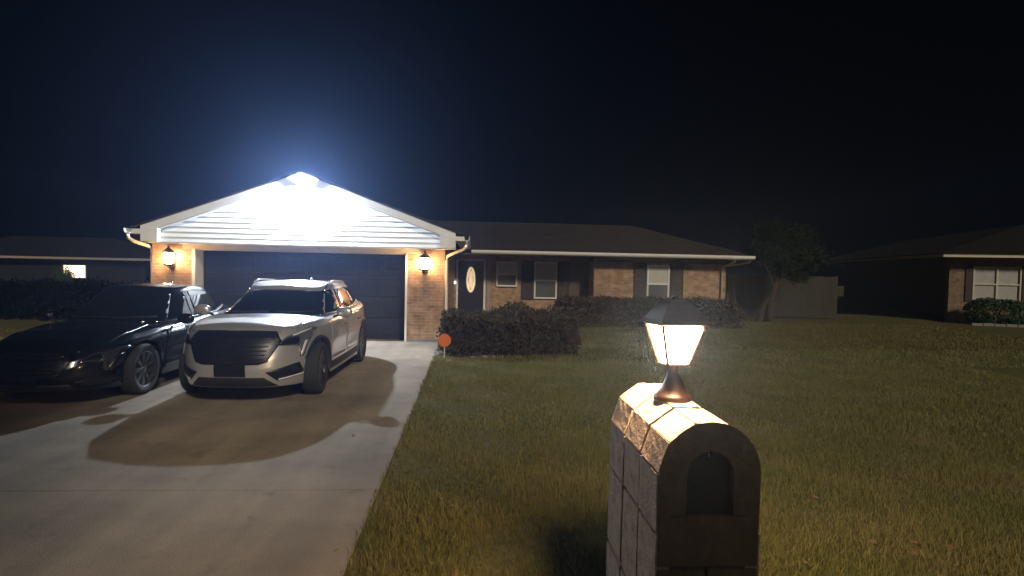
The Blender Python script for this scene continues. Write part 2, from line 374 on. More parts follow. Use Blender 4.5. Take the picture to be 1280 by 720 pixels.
# gable pediment: lapped siding
GP = 14.1
b = BM(); z = 2.262; lap = .118
def hw(z): return min(3.14, (PK-.20-z)/SL)
while z < 3.62:
    z1 = min(z+lap, 3.66); a0, a1 = hw(z), hw(z1)
    if a1 < .02: break
    am = 3.14; pts0 = (z, a0); pts1 = (z1, a1)
    b.hull([(GX-a0, GP-.020, z), (GX+a0, GP-.020, z), (GX-a0, GP+.03, z), (GX+a0, GP+.03, z),
            (GX-a1, GP-.002, z1-.0005), (GX+a1, GP-.002, z1-.0005), (GX-a1, GP+.03, z1-.0005), (GX+a1, GP+.03, z1-.0005)])
    z = z1
b.build('gable_siding', M['siding'], house)
b = BM(); b.xz([(GX-3.19, 2.262), (GX+3.19, 2.262), (GX+3.19, roofz(GX+3.19)-.05), (GX, PK-.05), (GX-3.19, roofz(GX-3.19)-.05)], GP+.035, GP+.3)
b.build('gable_wall', M['white'], house)
b = BM(); b.box(GX-3.50, GX+3.50, GP-.004, GW+.05, 2.235, 2.259); b.build('soffit', M['white'], house)
# rake boards and boxed returns (front plane 13.92)
RP = 13.92
for s in (-1, 1):
    xe = GX+s*3.50
    b = BM(); b.xz([(GX, PK), (xe, roofz(xe)), (xe, roofz(xe)-.175), (GX, PK-.185)], RP, RP+.025); b.build('rake_board', M['white'], house)
    xi = GX+s*3.14
    b = BM(); b.xz([(xi, roofz(xi)-.18), (xe, roofz(xe)-.178), (xe, 2.262), (xi, 2.262)], RP+.004, GP+.3); b.build('eave_return', M['white'], house)
    b = BM(); b.prism([(0, PK-.187), (s*3.14, roofz(GX+s*3.14)-.187), (s*3.14, roofz(GX+s*3.14)-.20), (0, PK-.20)],
                      lambda p: (GX+p[0], RP+.026, p[1]), lambda p: (GX+p[0], GP-.001, p[1])); b.build('rake_soffit', M['white'], house)
# garage roof
b = BM()
for s in (-1, 1):
    xe = GX+s*3.68; xm = GX
    b.xz([(xm, PK+.045), (xe, roofz(xe)+.045), (xe, roofz(xe)+.006), (xm, PK+.006)], RP-.03, 27.0)
b.build('roof', M['shingle'], house)
# main hip roof over the wing
EY, EX0, EX1, EZ = 20.9, -8.4, 10.02, 2.44; hp = .35; run = 3.5
RZ = EZ+run*hp; yb = EY+2*run
b = BM()
v = {k: b.b.verts.new(p) for k, p in dict(a=(EX0, EY, EZ), b=(EX1, EY, EZ), c=(EX1, yb, EZ), d=(EX0, yb, EZ), e=(EX0+run, EY+run, RZ), f=(EX1-run, EY+run, RZ)).items()}
for f in ('abfe', 'bcf', 'cdef', 'dae', 'dcba'): b.b.faces.new([v[c] for c in f])
b.build('roof', M['shingle'], house)
# wing walls: recessed entry (x -.66..4.45 at y 22.4) and front part (4.45..9.3 at y 21.5)
b = BM(); b.box(-.66, 4.40, 22.4, 22.65, 0, 2.29)
b.build('wall', M['brick'], house)
b = BM(); b.box(4.40, 9.30, 21.5, 22.7, 0, 2.12); b.build('wall', M['brick'], house)
b = BM(); b.box(9.06, 9.30, 22.7, 27, 0, 2.4); b.build('wall', M['brick'], house)
b = BM(); b.box(4.36, 9.34, 21.47, 22.7, 2.123, 2.29); b.build('frieze_board', M['brownwood'], house)
b = BM(); b.box(-.40, EX1-.04, EY+.03, 22.4, 2.292, 2.312); b.build('soffit', M['soffit'], house)
b = BM(); b.box(-.05, EX1, EY-.02, EY+.028, 2.275, 2.42); b.build('fascia', M['white'], house)
b = BM(); b.box(EX1-.03, EX1+.02, EY+.03, yb, 2.275, 2.42); b.build('fascia', M['white'], house)
# gutters: K profile
gp = [(0, 0), (-.10, 0), (-.125, .05), (-.125, .11), (-.115, .11), (-.11, .055), (-.09, .012), (-.004, .012)]
b = BM(); b.prism(gp, lambda p: (-.02, EY-.021+p[0], 2.315+p[1]), lambda p: (EX1+.02, EY-.021+p[0], 2.315+p[1])); b.build('gutter', M['white'], house)
for s in (-1, 1):
    xe = GX+s*3.70; zz = roofz(xe)-.105
    b = BM(); b.prism(gp, lambda p: (xe-s*p[0], RP-.06, zz+p[1]), lambda p: (xe-s*p[0], 20.7, zz+p[1])); b.build('gutter', M['white'], house)
    b = BM(); x0, x1 = sorted((GX+s*3.50, xe-s*.002)); b.box(x0, x1, RP+.03, 20.7, zz+.0, zz+.10); b.build('fascia', M['white'], house)
# downspouts
def spout(pts, name='downspout'):
    b = BM(); b.tube(pts, .040, 8); b.build(name, M['cream'], house, smooth=True)
spout([(-.13, 13.92, 2.42), (-.13, 13.93, 2.33), (-.20, 14.02, 2.24), (-.45, 14.36, 2.15), (-.60, 14.42, 2.08), (-.615, 14.44, 1.96), (-.615, 14.44, .3), (-.615, 14.40, .12), (-.60, 14.25, .05)])
spout([(-7.66, 13.92, 2.42), (-7.66, 13.93, 2.33), (-7.63, 14.1, 2.26), (-7.53, 14.5, 2.17), (-7.50, 14.62, 2.1), (-7.50, 14.62, .1)])
spout([(9.35, 20.82, 2.32), (9.33, 20.86, 2.22), (9.28, 21.05, 2.13), (9.16, 21.36, 2.05), (9.13, 21.44, 1.95), (9.13, 21.44, .1)])
spout([(10.0, 21.0, 2.3), (9.97, 21.1, 2.2), (9.75, 21.6, 2.12), (9.42, 22.1, 2.04), (9.36, 22.2, 1.95), (9.36, 22.2, .1)])
# front door with oval lit glass
DX0, DX1, DY = -.52, .42, 22.38
b = BM(); b.box(DX0, DX1, DY-.01, DY+.05, .05, 2.05); dr = b.build('front_door', M['door_black'], house, bevel=.004)
b = BM()
b.box(DX0-.075, DX0-.005, DY-.05, DY+.1, .02, 2.12); b.box(DX1+.005, DX1+.075, DY-.05, DY+.1, .02, 2.12); b.box(DX0-.005, DX1+.005, DY-.05, DY+.1, 2.055, 2.12)
b.build('door_frame', M['white'], dr, bevel=.004)
cx, cz, ra, rb = -.05, 1.36, .165, .47
def ell(n, a, c): return [(cx+a*math.cos(t*2*math.pi/n), cz+c*math.sin(t*2*math.pi/n)) for t in range(n)]
b = BM(); b.xz(ell(40, ra, rb), DY-.022, DY-.012); b.build('oval_glass', M['oval'], dr)
b = BM(); b.tube([(p[0], DY-.026, p[1]) for p in ell(40, ra+.008, rb+.008)]+[(cx+ra+.008, DY-.026, cz)], .016, 6)
b.build('oval_frame', M['cream'], dr, smooth=True)
b = BM()
for sgn in (-1, 1):
    b.tube([(cx+sgn*ra*.55*math.sin(t*math.pi/10), DY-.026, cz-.4+t*.08) for t in range(11)], .006, 5)
    b.tube([(cx+sgn*(.02+.06*math.sin(t*math.pi/8)), DY-.026, cz-.16+t*.04) for t in range(9)], .006, 5)
b.tube([(cx, DY-.026, cz-.44), (cx, DY-.026, cz-.2)], .006, 5); b.tube([(cx, DY-.026, cz+.2), (cx, DY-.026, cz+.44)], .006, 5)
b.build('leaded_came', M['came'], dr)
b = BM(); b.tube([(DX0+.09, DY-.02, 1.0), (DX0+.09, DY-.07, 1.0)], .03, 10); b.build('door_knob', M['chrome'], dr, smooth=True)
b = BM(); b.box(.55, .66, 22.36, 22.4, .02, 2.3); b.box(-.66, .66, 22.36, 22.4, 2.14, 2.3); b.build('entry_trim', M['soffit'], house)
b = BM(); b.tube([(-.655, 22.36, 1.24), (-.655, 22.33, 1.24)], .05, 12); b.build('doorbell', M['bell'], house)
# windows + shutters
def window(x0, x1, z0, z1, y, blind_top=True):
    b = BM(); t = .055
    b.box(x0-t, x0, y-.04, y+.02, z0-t, z1+t); b.box(x1, x1+t, y-.04, y+.02, z0-t, z1+t); b.box(x0, x1, y-.04, y+.02, z1, z1+t); b.box(x0, x1, y-.06, y+.02, z0-t, z0)
    fr = b.build('window', M['white'], house, bevel=.003)
    zm = (z0+z1)/2
    b = BM(); b.box(x0, x1, y-.03, y+.0, zm-.03, zm+.03); b.build('sash_rail', M['white'], fr)
    b = BM(); b.box(x0, x1, y-.012, y-.004, zm+.03, z1); b.build('blind', M['blind'], fr)
    b = BM(); b.box(x0, x1, y-.014, y-.004, z0, zm-.03); b.build('pane', M['glass_dim'], fr)
def shutter(x0, x1, z0, z1, y):
    b = BM(); t = .05
    b.box(x0, x0+t, y-.035, y-.002, z0, z1); b.box(x1-t, x1, y-.035, y-.002, z0, z1); b.box(x0+t, x1-t, y-.035, y-.002, z1-t, z1); b.box(x0+t, x1-t, y-.035, y-.002, z0, z0+t)
    n = int((z1-z0-2*t)/.045)
    for i in range(n):
        zz = z0+t+i*.045; b.hull([(x0+t, y-.03, zz), (x1-t, y-.03, zz), (x0+t, y-.008, zz+.035), (x1-t, y-.008, zz+.035), (x0+t, y-.024, zz), (x1-t, y-.024, zz), (x0+t, y-.003, zz+.035), (x1-t, y-.003, zz+.035)])
    b.build('shutter', M['shutter'], house)
window(.95, 1.62, 1.18, 2.0, 22.38); window(2.37, 3.12, .75, 2.02, 22.38); shutter(1.84, 2.28, .65, 2.1, 22.398); shutter(3.20, 3.62, .65, 2.1, 22.398)
window(6.40, 7.12, .72, 1.98, 21.48); shutter(5.86, 6.32, .6, 2.115, 21.498); shutter(7.20, 7.70, .6, 2.115, 21.498)
b = BM(); b.box(3.64, 4.39, 22.36, 22.398, .4, 2.29); b.build('brown_panel', M['brownwood'], house)
b = BM(); b.box(-.6, 1.2, 21.2, 22.3, 0, .1); b.build('porch_step', M['concrete'], house, bevel=.01)

# ------------------------------------------------------------------ lamps on the house
def lamp(name, loc, power, col, radius, parent):
    ld = bpy.data.lights.new(name, 'POINT'); ld.energy = power; ld.color = col; ld.shadow_soft_size = radius
    lo = bpy.data.objects.new(name, ld); C.objects.link(lo); lo.location = loc; lo.parent = parent; return lo
def flood_light():
    t = thing('flood_light', (GX+.08, GP-.02, 3.50), 0, 'blazing white twin floodlight high under the garage gable peak', 'floodlight')
    b = BM(); b.lathe([(.0, 0), (.06, 0), (.06, -.03), (.0, -.035)], 16, axis='y'); b.build('mount_plate', M['white'], t)
    for s, tx in ((-1, -.7), (1, .35)):
        d = Vector((tx, -1, -.55)).normalized(); p0 = Vector((s*.05, -.03, 0)); p1 = p0+Vector((s*.05, -.08, .02))
        b = BM(); b.tube([p0, p1], .015, 8); b.tube([p1, p1+d*.03, p1+d*.10, p1+d*.15], [.03, .045, .06, .07], 16); hd = b.build('lamp_head', M['white'], t, smooth=True)
        b = BM(); b.tube([p1+d*.151, p1+d*.158], [.066, .06], 16); b.build('lens', M['flood_lens'], hd)
    lamp('flood_beam', (-.01, -.22, -.13), 1650, (.74, .85, 1), .05, t)
flood_light()
def wall_lantern(x, label):
    t = thing('wall_lantern', (x, GW, 1.90), 0, label, 'wall lamp', 'coach lanterns on the garage piers')
    b = BM(); b.box(-.05, .05, -.02, -.001, -.2, .1); b.build('back_plate', M['black_metal'], t, bevel=.005)
    b = BM(); b.tube([(0, -.02, -.16), (0, -.10, -.21), (0, -.17, -.16)], .012, 8); b.build('arm', M['black_metal'], t, smooth=True)
    c = (0, -.17, 0)
    t.scale = (1.25, 1.25, 1.2)
    b = BM(); b.lathe([(.01, -.17), (.06, -.15), (.105, -.122), (.105, -.112), (.0, -.112)], 6, c); b.build('base', M['black_metal'], t)
    b = BM(); b.lathe([(.11, .10), (.115, .115), (.07, .16), (.03, .19), (.02, .22), (.0, .24)], 6, c); b.lathe([(.11, .10), (0, .10)], 6, c); b.build('cap', M['black_metal'], t)
    b = BM()
    for i in range(6):
        a = i*math.pi/3; b.tube([(.068*math.cos(a), -.17+.068*math.sin(a), -.11), (.10*math.cos(a), -.17+.10*math.sin(a), .10)], .006, 5)
    b.build('cage', M['black_metal'], t)
    b = BM(); b.lathe([(.06, -.108), (.09, .098)], 6, c); b.build('pane', M['wall_pane'], t)
wall_lantern(-6.97, 'lit coach lantern on the brick pier left of the garage door')
wall_lantern(-1.13, 'lit coach lantern on the brick pier between garage door and downspout')

# ------------------------------------------------------------------ mailbox and its lantern
mb = thing('stone_mailbox', (.958, 2.3, 0), 0, 'arched stone mailbox pillar with dark door and lit lantern on top', 'mailbox')
HW, SP = .211, 1.05
def arch_pts(hw, sp, n, rr=None):
    rr = rr or hw
    return [(-hw*math.cos(i*math.pi/n), sp+rr*math.sin(i*math.pi/n)) for i in range(n+1)]
def mailbox():
    b = BM(); core = [(-HW+.018, 0)] + arch_pts(HW-.018, SP, 14) + [(HW-.018, 0)]
    b.xz(core, .03, .79); b.build('mortar_core', M['mortar'], mb)
    bm = bmesh.new(); cuts = [(.0, .246), (.274, .522), (.550, .82)]
    segs = []
    A = arch_pts(HW, SP, 5); B = arch_pts(HW-.06, SP, 5)
    for i in range(5): segs.append((A[i], A[i+1], B[i+1], B[i]))
    for sx in (-1, 1):
        for z0, z1 in ((0, .40), (.412, .80), (.812, SP-.004)): segs.append(((sx*HW, z0), (sx*HW, z1), (sx*(HW-.06), z1), (sx*(HW-.06), z0)))
    rnd = random.Random(3)
    for y0, y1 in cuts:
        for k, q in enumerate(segs):
            cxm = sum(p[0] for p in q)/4; czm = sum(p[1] for p in q)/4
            g = .95 if k < 5 else .978
            sub = BM(); jx, jz, jy = rnd.uniform(-.004, .004), rnd.uniform(-.003, .003), rnd.uniform(-.004, .004)
            sub.xz([(cxm+(p[0]-cxm)*g+jx, czm+(p[1]-czm)*g+jz) for p in q], y0+jy, y1+jy)
            bmesh.ops.subdivide_edges(sub.b, edges=sub.b.edges[:], cuts=4, use_grid_fill=True)
            for v in sub.b.verts:
                v.co += Vector((rnd.uniform(-1, 1), rnd.uniform(-1, 1), rnd.uniform(-1, 1)))*.0016
            me = bpy.data.meshes.new('t'); sub.b.to_mesh(me); sub.b.free(); bm.from_mesh(me); bpy.data.meshes.remove(me)
    obj('stone_block', bm, M['stone'], mb, smooth=False)
    # front face: two rows of flat stones around the door recess
    fr = BM(); out = [(-HW+.006, 0)] + arch_pts(HW-.006, SP, 20) + [(HW-.006, 0)]
    ins = [(-.097, .88)] + arch_pts(.097, 1.04, 12) + [(.097, .88)]
    # ring as strip: split at bottom
    n = 40
    def sample(poly, m):
        L = [0]; 
        for a, c in zip(poly, poly[1:]): L.append(L[-1]+math.dist(a, c))
        o = []
        for i in range(m+1):
            s = L[-1]*i/m; j = max(k for k in range(len(L)) if L[k] <= s+1e-9); j = min(j, len(poly)-2)
            f = (s-L[j])/(L[j+1]-L[j]); o.append((poly[j][0]+(poly[j+1][0]-poly[j][0])*f, poly[j][1]+(poly[j+1][1]-poly[j][1])*f))
        return o
    o2 = sample([(-HW+.006, .88)] + arch_pts(HW-.006, SP, 20) + [(HW-.006, .88)], n); i2 = sample(ins, n)
    for yv, flip in ((-.006, 0), ):
        vo = [fr.b.verts.new((p[0], yv, p[1])) for p in o2]; vi = [fr.b.verts.new((p[0], yv, p[1])) for p in i2]; vb = [fr.b.verts.new((p[0], .06, p[1])) for p in i2]
        for k in range(n): fr.b.faces.new((vo[k], vo[k+1], vi[k+1], vi[k])); fr.b.faces.new((vi[k], vi[k+1], vb[k+1], vb[k]))
        for v in vi[1:-1]: v.co += Vector((rnd.uniform(-1, 1), 0, rnd.uniform(-1, 1)))*.002
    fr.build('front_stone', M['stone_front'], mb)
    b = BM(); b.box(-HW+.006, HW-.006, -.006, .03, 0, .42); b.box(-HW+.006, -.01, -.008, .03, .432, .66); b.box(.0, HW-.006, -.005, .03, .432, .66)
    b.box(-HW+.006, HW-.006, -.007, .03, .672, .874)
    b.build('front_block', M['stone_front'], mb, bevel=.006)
    dpoly = [(-.09, .885)] + arch_pts(.09, 1.04, 14) + [(.09, .885)]
    b = BM(); b.xz(dpoly, .035, .06); dd = b.build('mailbox_door', M['door_matt'], mb, bevel=.004)
    b = BM(); b.tube([(0, .034, 1.095), (0, .018, 1.10), (.0, .016, 1.125), (.012, .016, 1.13)], .005, 6); b.build('handle', M['chrome'], dd, smooth=True)
    b = BM(); b.box(-.28, .28, -.08, .9, -.05, .03); b.build('base', M['concrete'], mb, bevel=.01)
mailbox()
def post_lantern():
    t = thing('post_lantern', (.945, 2.73, 1.262), R(6), 'bronze four-sided lantern glowing white on top of the stone mailbox', 'lantern')
    q = math.pi/4; r2 = math.sqrt(2)
    b = BM(); b.lathe([(.088, -.012), (.088, .004), (.075, .012), (.055, .04), (.03, .10), (.02, .135), (.026, .14), (.026, .15), (.018, .155)], 20); b.build('pedestal', M['bronze'], t, smooth=True)
    zb, zt, hb, ht = .158, .338, .052, .101
    b = BM(); b.lathe([(.02*r2, zb-.012), ((hb+.008)*r2, zb-.004), ((hb+.008)*r2, zb)], 4, rot=q); b.build('base', M['bronze'], t)
    b = BM()
    for sx in (-1, 1):
        for sy in (-1, 1): b.tube([(sx*hb, sy*hb, zb), (sx*ht, sy*ht, zt)], .008, 6)
    for k in range(4):
        a = k*math.pi/2; c, s = math.cos(a), math.sin(a)
        p = lambda u, v: (u*c-v*s, u*s+v*c)
        b.tube([(*p(-ht, ht), zt), (*p(ht, ht), zt)], .007, 6); b.tube([(*p(-hb, hb), zb), (*p(hb, hb), zb)], .006, 6)
    b.build('frame', M['bronze'], t)
    for k in range(4):
        a = k*math.pi/2; c, s = math.cos(a), math.sin(a); p = lambda u, v: (u*c-v*s, u*s+v*c)
        b = BM(); hb2, ht2 = hb-.004, ht-.004
        b.face([(*p(-hb2, hb2), zb+.002), (*p(hb2, hb2), zb+.002), (*p(ht2, ht2), zt-.003), (*p(-ht2, ht2), zt-.003)])
        b.build('pane', M['pane_lit'], t)
    b = BM(); b.lathe([(.0, zt+.004), (.126*r2, zt+.004), (.129*r2, zt+.010), (.110*r2, zt+.024), (.088*r2, zt+.058), (.066*r2, zt+.088), (.058*r2, zt+.096), (.046*r2, zt+.110), (.0, zt+.118)], 4, rot=q)
    b.build('cap', M['bronze'], t, bevel=.004)
    b = BM(); b.lathe([(.014, zt+.113), (.02, zt+.122), (.012, zt+.132), (0, zt+.138)], 10); b.build('finial', M['bronze'], t, smooth=True)
post_lantern()

# ------------------------------------------------------------------ cars
def lerp_tab(tab, x):
    if x <= tab[0][0]: return tab[0][1]
    for (a, va), (c, vc) in zip(tab, tab[1:]):
        if x <= c:
            f = (x-a)/(c-a); f = f*f*(3-2*f); return va+(vc-va)*f
    return tab[-1][1]
def lin_tab(tab, x): return float(np.interp(x, [t[0] for t in tab], [t[1] for t in tab]))

def shell(N, Mv, pt, cap_crown, nc=14):
    """closed-top shell: pt(i,v)->(x,y,z) on left side for station i, v in 0..1; mirrored; cap joins both sides"""
    bm = bmesh.new(); L = []; Rr = []
    for i in range(N+1):
        cl, cr = [], []
        for j in range(Mv+1):
            x, y, z = pt(i, j/Mv); cl.append(bm.verts.new((x, max(y, 0), z))); cr.append(bm.verts.new((x, -max(y, 0), z)))
        L.append(cl); Rr.append(cr)
    for i in range(N):
        for j in range(Mv):
            bm.faces.new((L[i][j], L[i+1][j], L[i+1][j+1], L[i][j+1])); bm.faces.new((Rr[i][j+1], Rr[i+1][j+1], Rr[i+1][j], Rr[i][j]))
    rows = []
    for i in range(N+1):
        a = L[i][-1].co; row = [L[i][-1]]
        for k in range(1, nc):
            y = a.y*math.cos(k*math.pi/nc); f = 1-(y/a.y)**2 if a.y > 1e-6 else 0
            row.append(bm.verts.new((a.x, y, a.z+cap_crown(a.x, a.y)*f)))
        row.append(Rr[i][-1]); rows.append(row)
    for i in range(N):
        for k in range(nc): bm.faces.new((rows[i][k], rows[i][k+1], rows[i+1][k+1], rows[i+1][k]))
    bmesh.ops.remove_doubles(bm, verts=bm.verts[:], dist=1e-4)
    bmesh.ops.recalc_face_normals(bm, faces=bm.faces[:])
    return bm

def panel(bvh, poly, view, off=.006, thick=.012, grid=.05, side=1):
    """polygon drawn in one elevation, projected on the body as a thin curved panel"""
    bm = bmesh.new(); f = bm.faces.new([bm.verts.new((p[0], p[1], 0)) for p in poly])
    for ax in (0, 1):
        lo = min(p[ax] for p in poly); hi = max(p[ax] for p in poly); k = math.ceil(lo/grid)
        while k*grid < hi:
            co = [0, 0, 0]; co[ax] = k*grid; no = [0, 0, 0]; no[ax] = 1
            bmesh.ops.bisect_plane(bm, geom=bm.verts[:]+bm.edges[:]+bm.faces[:], plane_co=co, plane_no=no, dist=1e-5); k += 1
    base = {}
    for v in bm.verts:
        a, c = v.co.x, v.co.y
        if view == 'front': o, d = Vector((5, a, c)), Vector((-1, 0, 0))
        elif view == 'rear': o, d = Vector((-5, a, c)), Vector((1, 0, 0))
        elif view == 'side': o, d = Vector((a, 5*side, c)), Vector((0, -side, 0))
        else: o, d = Vector((a, c, 5)), Vector((0, 0, -1))
        h = bvh.ray_cast(o, d)
        if h[0] is None or (h[0]-o).length > 6: 
            q = {'front': Vector((2, a, c)), 'rear': Vector((-2, a, c)), 'side': Vector((a, .9*side, c)), 'top': Vector((a, c, 1.2))}[view]
            h = bvh.find_nearest(q)
        n = h[1] if h[1].dot(d) < 0 else -h[1]
        base[v] = (h[0], n)
    faces = bm.faces[:]; edge = [e for e in bm.edges if len(e.link_faces) == 1]
    inner = {}
    for e in edge:
        for v in e.verts:
            if v not in inner: inner[v] = bm.verts.new(base[v][0]-base[v][1]*thick)
    for v, (p, n) in base.items(): v.co = p+n*off
    for e in edge:
        a, c = e.verts; bm.faces.new((a, c, inner[c], inner[a]))
    return bm

def wheel(parent, x, y, r, wd, spokes, rim_m, steer=0):
    s = 1 if y > 0 else -1
    wt = bpy.data.objects.new('wheel', None); C.objects.link(wt); wt.parent = parent; wt.location = (x, y, r); wt.rotation_euler = (0, 0, steer)
    rr = r*.72
    b = BM(); b.lathe([(rr, -wd*.46), (r*.93, -wd*.5), (r*.985, -wd*.42), (r, -wd*.25), (r, wd*.25), (r*.985, wd*.42), (r*.93, wd*.5), (rr, wd*.46), (rr*.96, wd*.3), (rr*.96, -wd*.3), (rr, -wd*.46)], 48, axis='y', caps=False)
    b.build('tyre', M['rubber'], wt, smooth=True)
    b = BM(); b.lathe([(rr*.985, s*wd*.44), (rr*.93, s*wd*.40), (rr*.90, s*wd*.1), (rr*.86, -s*wd*.3)], 40, axis='y', caps=False)
    b.lathe([(.02, s*wd*.36), (r*.14, s*wd*.35), (r*.17, s*wd*.28), (r*.17, s*wd*.1)], 20, axis='y')
    for k in range(spokes):
        a = k*2*math.pi/spokes; c, q = math.cos(a), math.sin(a)
        for da in (-.09, .09):
            c2, q2 = math.cos(a+da), math.sin(a+da); w0, w1 = .016, .013
            pts = []
            for rad, ww, ya in ((r*.12, w0, .34), (rr*.95, w1, .40)):
                cc, qq = (c, q) if rad < r*.3 else (c2, q2)
                for u in (-1, 1):
                    for yy in (ya, ya-.14): pts.append((rad*cc-u*ww*qq, s*wd*yy, rad*qq+u*ww*cc))
            b.hull(pts)
    b.build('rim', rim_m, wt)
    b = BM(); b.lathe([(.0, s*wd*.08), (rr*.78, s*wd*.08), (rr*.78, s*wd*.02), (0, s*wd*.02)], 30, axis='y'); b.build('brake_disc', M['alloy_dark'], wt)

def make_car(name, p, loc, rz, label, cat):
    t = thing(name, loc, rz, label, cat, 'cars parked on the driveway')
    A, Wd, cx, xa, rw, Ra = p['A'], p['W'], p['cx'], p['axle'], p['rw'], p['arch']
    N, Mv = 170, 26
    def outline(i):
        xn = math.cos(math.pi*i/N); n = p['nf'] if xn > 0 else p['nr']
        return cx+A*xn, Wd*max(0, 1-abs(xn)**n)**(1/n)
    def bodypt(i, v):
        x0, y0 = outline(i); xn = (x0-cx)/A
        zl = lin_tab(p['low'], x0)
        if y0 > .62*Wd:
            for ax in (xa, -xa):
                if abs(x0-ax) < Ra: zl = max(zl, rw+math.sqrt(Ra*Ra-(x0-ax)**2))
        zs = lerp_tab(p['sh'], x0)
        z = zl+(zs-zl)*v
        h = (z-.2)/(zs-.2)
        sl = lin_tab(p['sl'], h); sx = lin_tab(p['sxf'] if xn > 0 else p['sxr'], h)
        y = y0*sl
        # crease: door side tucks in slightly between the two axles
        if abs(x0) < xa and .25 < h < .6: y -= .018*math.sin((h-.25)/.35*math.pi)*math.cos(x0/xa*math.pi/2)
        return cx+(x0-cx)*sx, y, z
    bm = shell(N, Mv, bodypt, lambda x, y: lerp_tab(p['crown'], x))
    bvh = BVHTree.FromBMesh(bm); bodyo = obj('body', bm, p['paint'], t, smooth=True)
    # cabin
    cN, cM = 90, 22
    def cabpt(i, v):
        xn = math.cos(math.pi*i/cN); n = 4.2
        yn = max(0, 1-abs(xn)**n)**(1/n)
        e = 1-(1-v)**1.12
        xf = p['cf0']+(p['cf1']-p['cf0'])*e; xr = p['cr0']+(p['cr1']-p['cr0'])*e
        xm = (xf+xr)/2; x = xm+(xf-xr)/2*xn
        tum = 1 if v < .9 else 1-.06*((v-.9)/.1)**2
        hw_ = (p['cw0']+(p['cw1']-p['cw0'])*v)*tum
        f = (x-p['cr1'])/(p['cf1']-p['cr1'])
        zt = lerp_tab(p['roof'], x); zb = lerp_tab(p['sh'], x)-.05
        zz = zb+(zt-zb)*v
        return x, hw_*yn, zz
    cb = shell(cN, cM, cabpt, lambda x, y: p['rcrown'])
    cbvh = BVHTree.FromBMesh(cb); obj('cabin', cb, p['paint'], t, smooth=True)
    # underbody
    b = BM(); b.box(-A*.86, A*.78, -Wd*.70, Wd*.70, .19, .60); b.build('underbody', M['black_plastic'], t, bevel=.03)
    for s in (1, -1):
        for ax, st in ((xa, p['steer']), (-xa, 0)): wheel(t, ax, s*(Wd-.145), rw, .235, p['spokes'], p['rim'], st)
    # windscreen, rear window
    obj('windscreen', panel(cbvh, p['ws'], 'front', .005, .01, .06), M['car_glass'], t, smooth=True)
    obj('rear_window', panel(cbvh, p['rws'], 'rear', .005, .01, .06), M['car_glass'], t, smooth=True)
    for s in (1, -1):
        for q in p['side_glass']: obj('side_window', panel(cbvh, q, 'side', .005, .01, .07, s), M['car_glass'], t, smooth=True)
        if p.get('dlo'):
            for q in p['dlo']: obj('window_trim', panel(cbvh, q, 'side', .009, .01, .1, s), M['chrome'], t, smooth=True)
        for k, q in enumerate(p['doors']):
            dd = obj('door', panel(bvh, q, 'side', .004, .01, .07, s), p['paint'], t, smooth=True)
            hx = p['handles'][k]; hh = bvh.ray_cast(Vector((hx, 5*s, p['hz'])), Vector((0, -s, 0)))[0]
            b = BM(); b.tube([(hx-.09, hh.y-s*.0, p['hz']), (hx-.08, hh.y+s*.035, p['hz']), (hx+.08, hh.y+s*.035, p['hz']), (hx+.09, hh.y, p['hz'])], .013, 8); b.build('handle', p['hmat'], dd, smooth=True)
        if p['cladding']:
            for ax in (xa, -xa):
                pts = [(ax+(Ra+.055)*math.cos(a), rw+(Ra+.055)*math.sin(a)) for a in [R(x) for x in range(-12, 193, 8)]]
                pin = [(ax+(Ra-.002)*math.cos(a), rw+(Ra-.002)*math.sin(a)) for a in [R(x) for x in range(192, -13, -8)]]
                q = [pt_ for pt_ in pts+pin]
                bmc = bmesh.new(); vo = []; vi = []
                for a in (range(24, 195, 4) if ax > 0 else range(-14, 172, 4)):
                    c_, s_ = math.cos(R(a)), math.sin(R(a)); row = []
                    for rad in (Ra+.038, Ra-.004):
                        x, z = ax+rad*c_, max(.20, rw+rad*s_)
                        h = bvh.ray_cast(Vector((x, 5*s, z+(.012 if rad < Ra else 0))), Vector((0, -s, 0)))
                        y = h[0].y if h[0] is not None and abs(h[0].y) > .7*Wd else s*Wd*.955
                        row.append((x, y, z))
                    y = s*max(abs(row[0][1]), abs(row[1][1]))
                    vo.append([bmc.verts.new((row[0][0], row[0][1]+s*.002, row[0][2])), bmc.verts.new((row[0][0], row[0][1]+s*.014, row[0][2])),
                               bmc.verts.new((row[1][0], y+s*.016, row[1][2])), bmc.verts.new((row[1][0], y-s*.06, row[1][2]))])
                for A_, B_ in zip(vo, vo[1:]):
                    for k in range(3): bmc.faces.new((A_[k], A_[k+1], B_[k+1], B_[k]))
                obj('wheel_arch_trim', bmc, M['black_plastic'], t, smooth=True)
            obj('rocker_trim', panel(bvh, [(-xa+Ra+.03, .28), (xa-Ra-.03, .28), (xa-Ra-.01, .385), (-xa+Ra+.01, .385)], 'side', .012, .02, .08, s), M['black_plastic'], t)
        # front lamps
        mir = lambda q: [(s*a, z) for a, z in q]
        hl = obj('headlight', panel(bvh, mir(p['lamp']), 'front', .006, .02, .04), p['lens'], t, smooth=True)
        for q in p['drl']: obj('running_light', panel(bvh, mir(q), 'front', .011, .01, .04), p['drlm'], hl, smooth=True)
        for q in p['lamp_dark']: obj('projector_lens', panel(bvh, mir(q), 'front', .010, .01, .04), M['car_glass'], hl, smooth=True)
        if p.get('vent'):
            vv = obj('fog_lamp_vent', panel(bvh, mir(p['vent']), 'front', .006, .02, .04), M['grille'], t, smooth=True)
            if p.get('vent_chrome'): obj('chrome_strip', panel(bvh, mir(p['vent_chrome']), 'front', .012, .01, .04), M['drl'], vv, smooth=True)
        obj('tail_light', panel(bvh, mir(p['tail']), 'rear', .006, .02, .04), M['tail_red'], t, smooth=True)
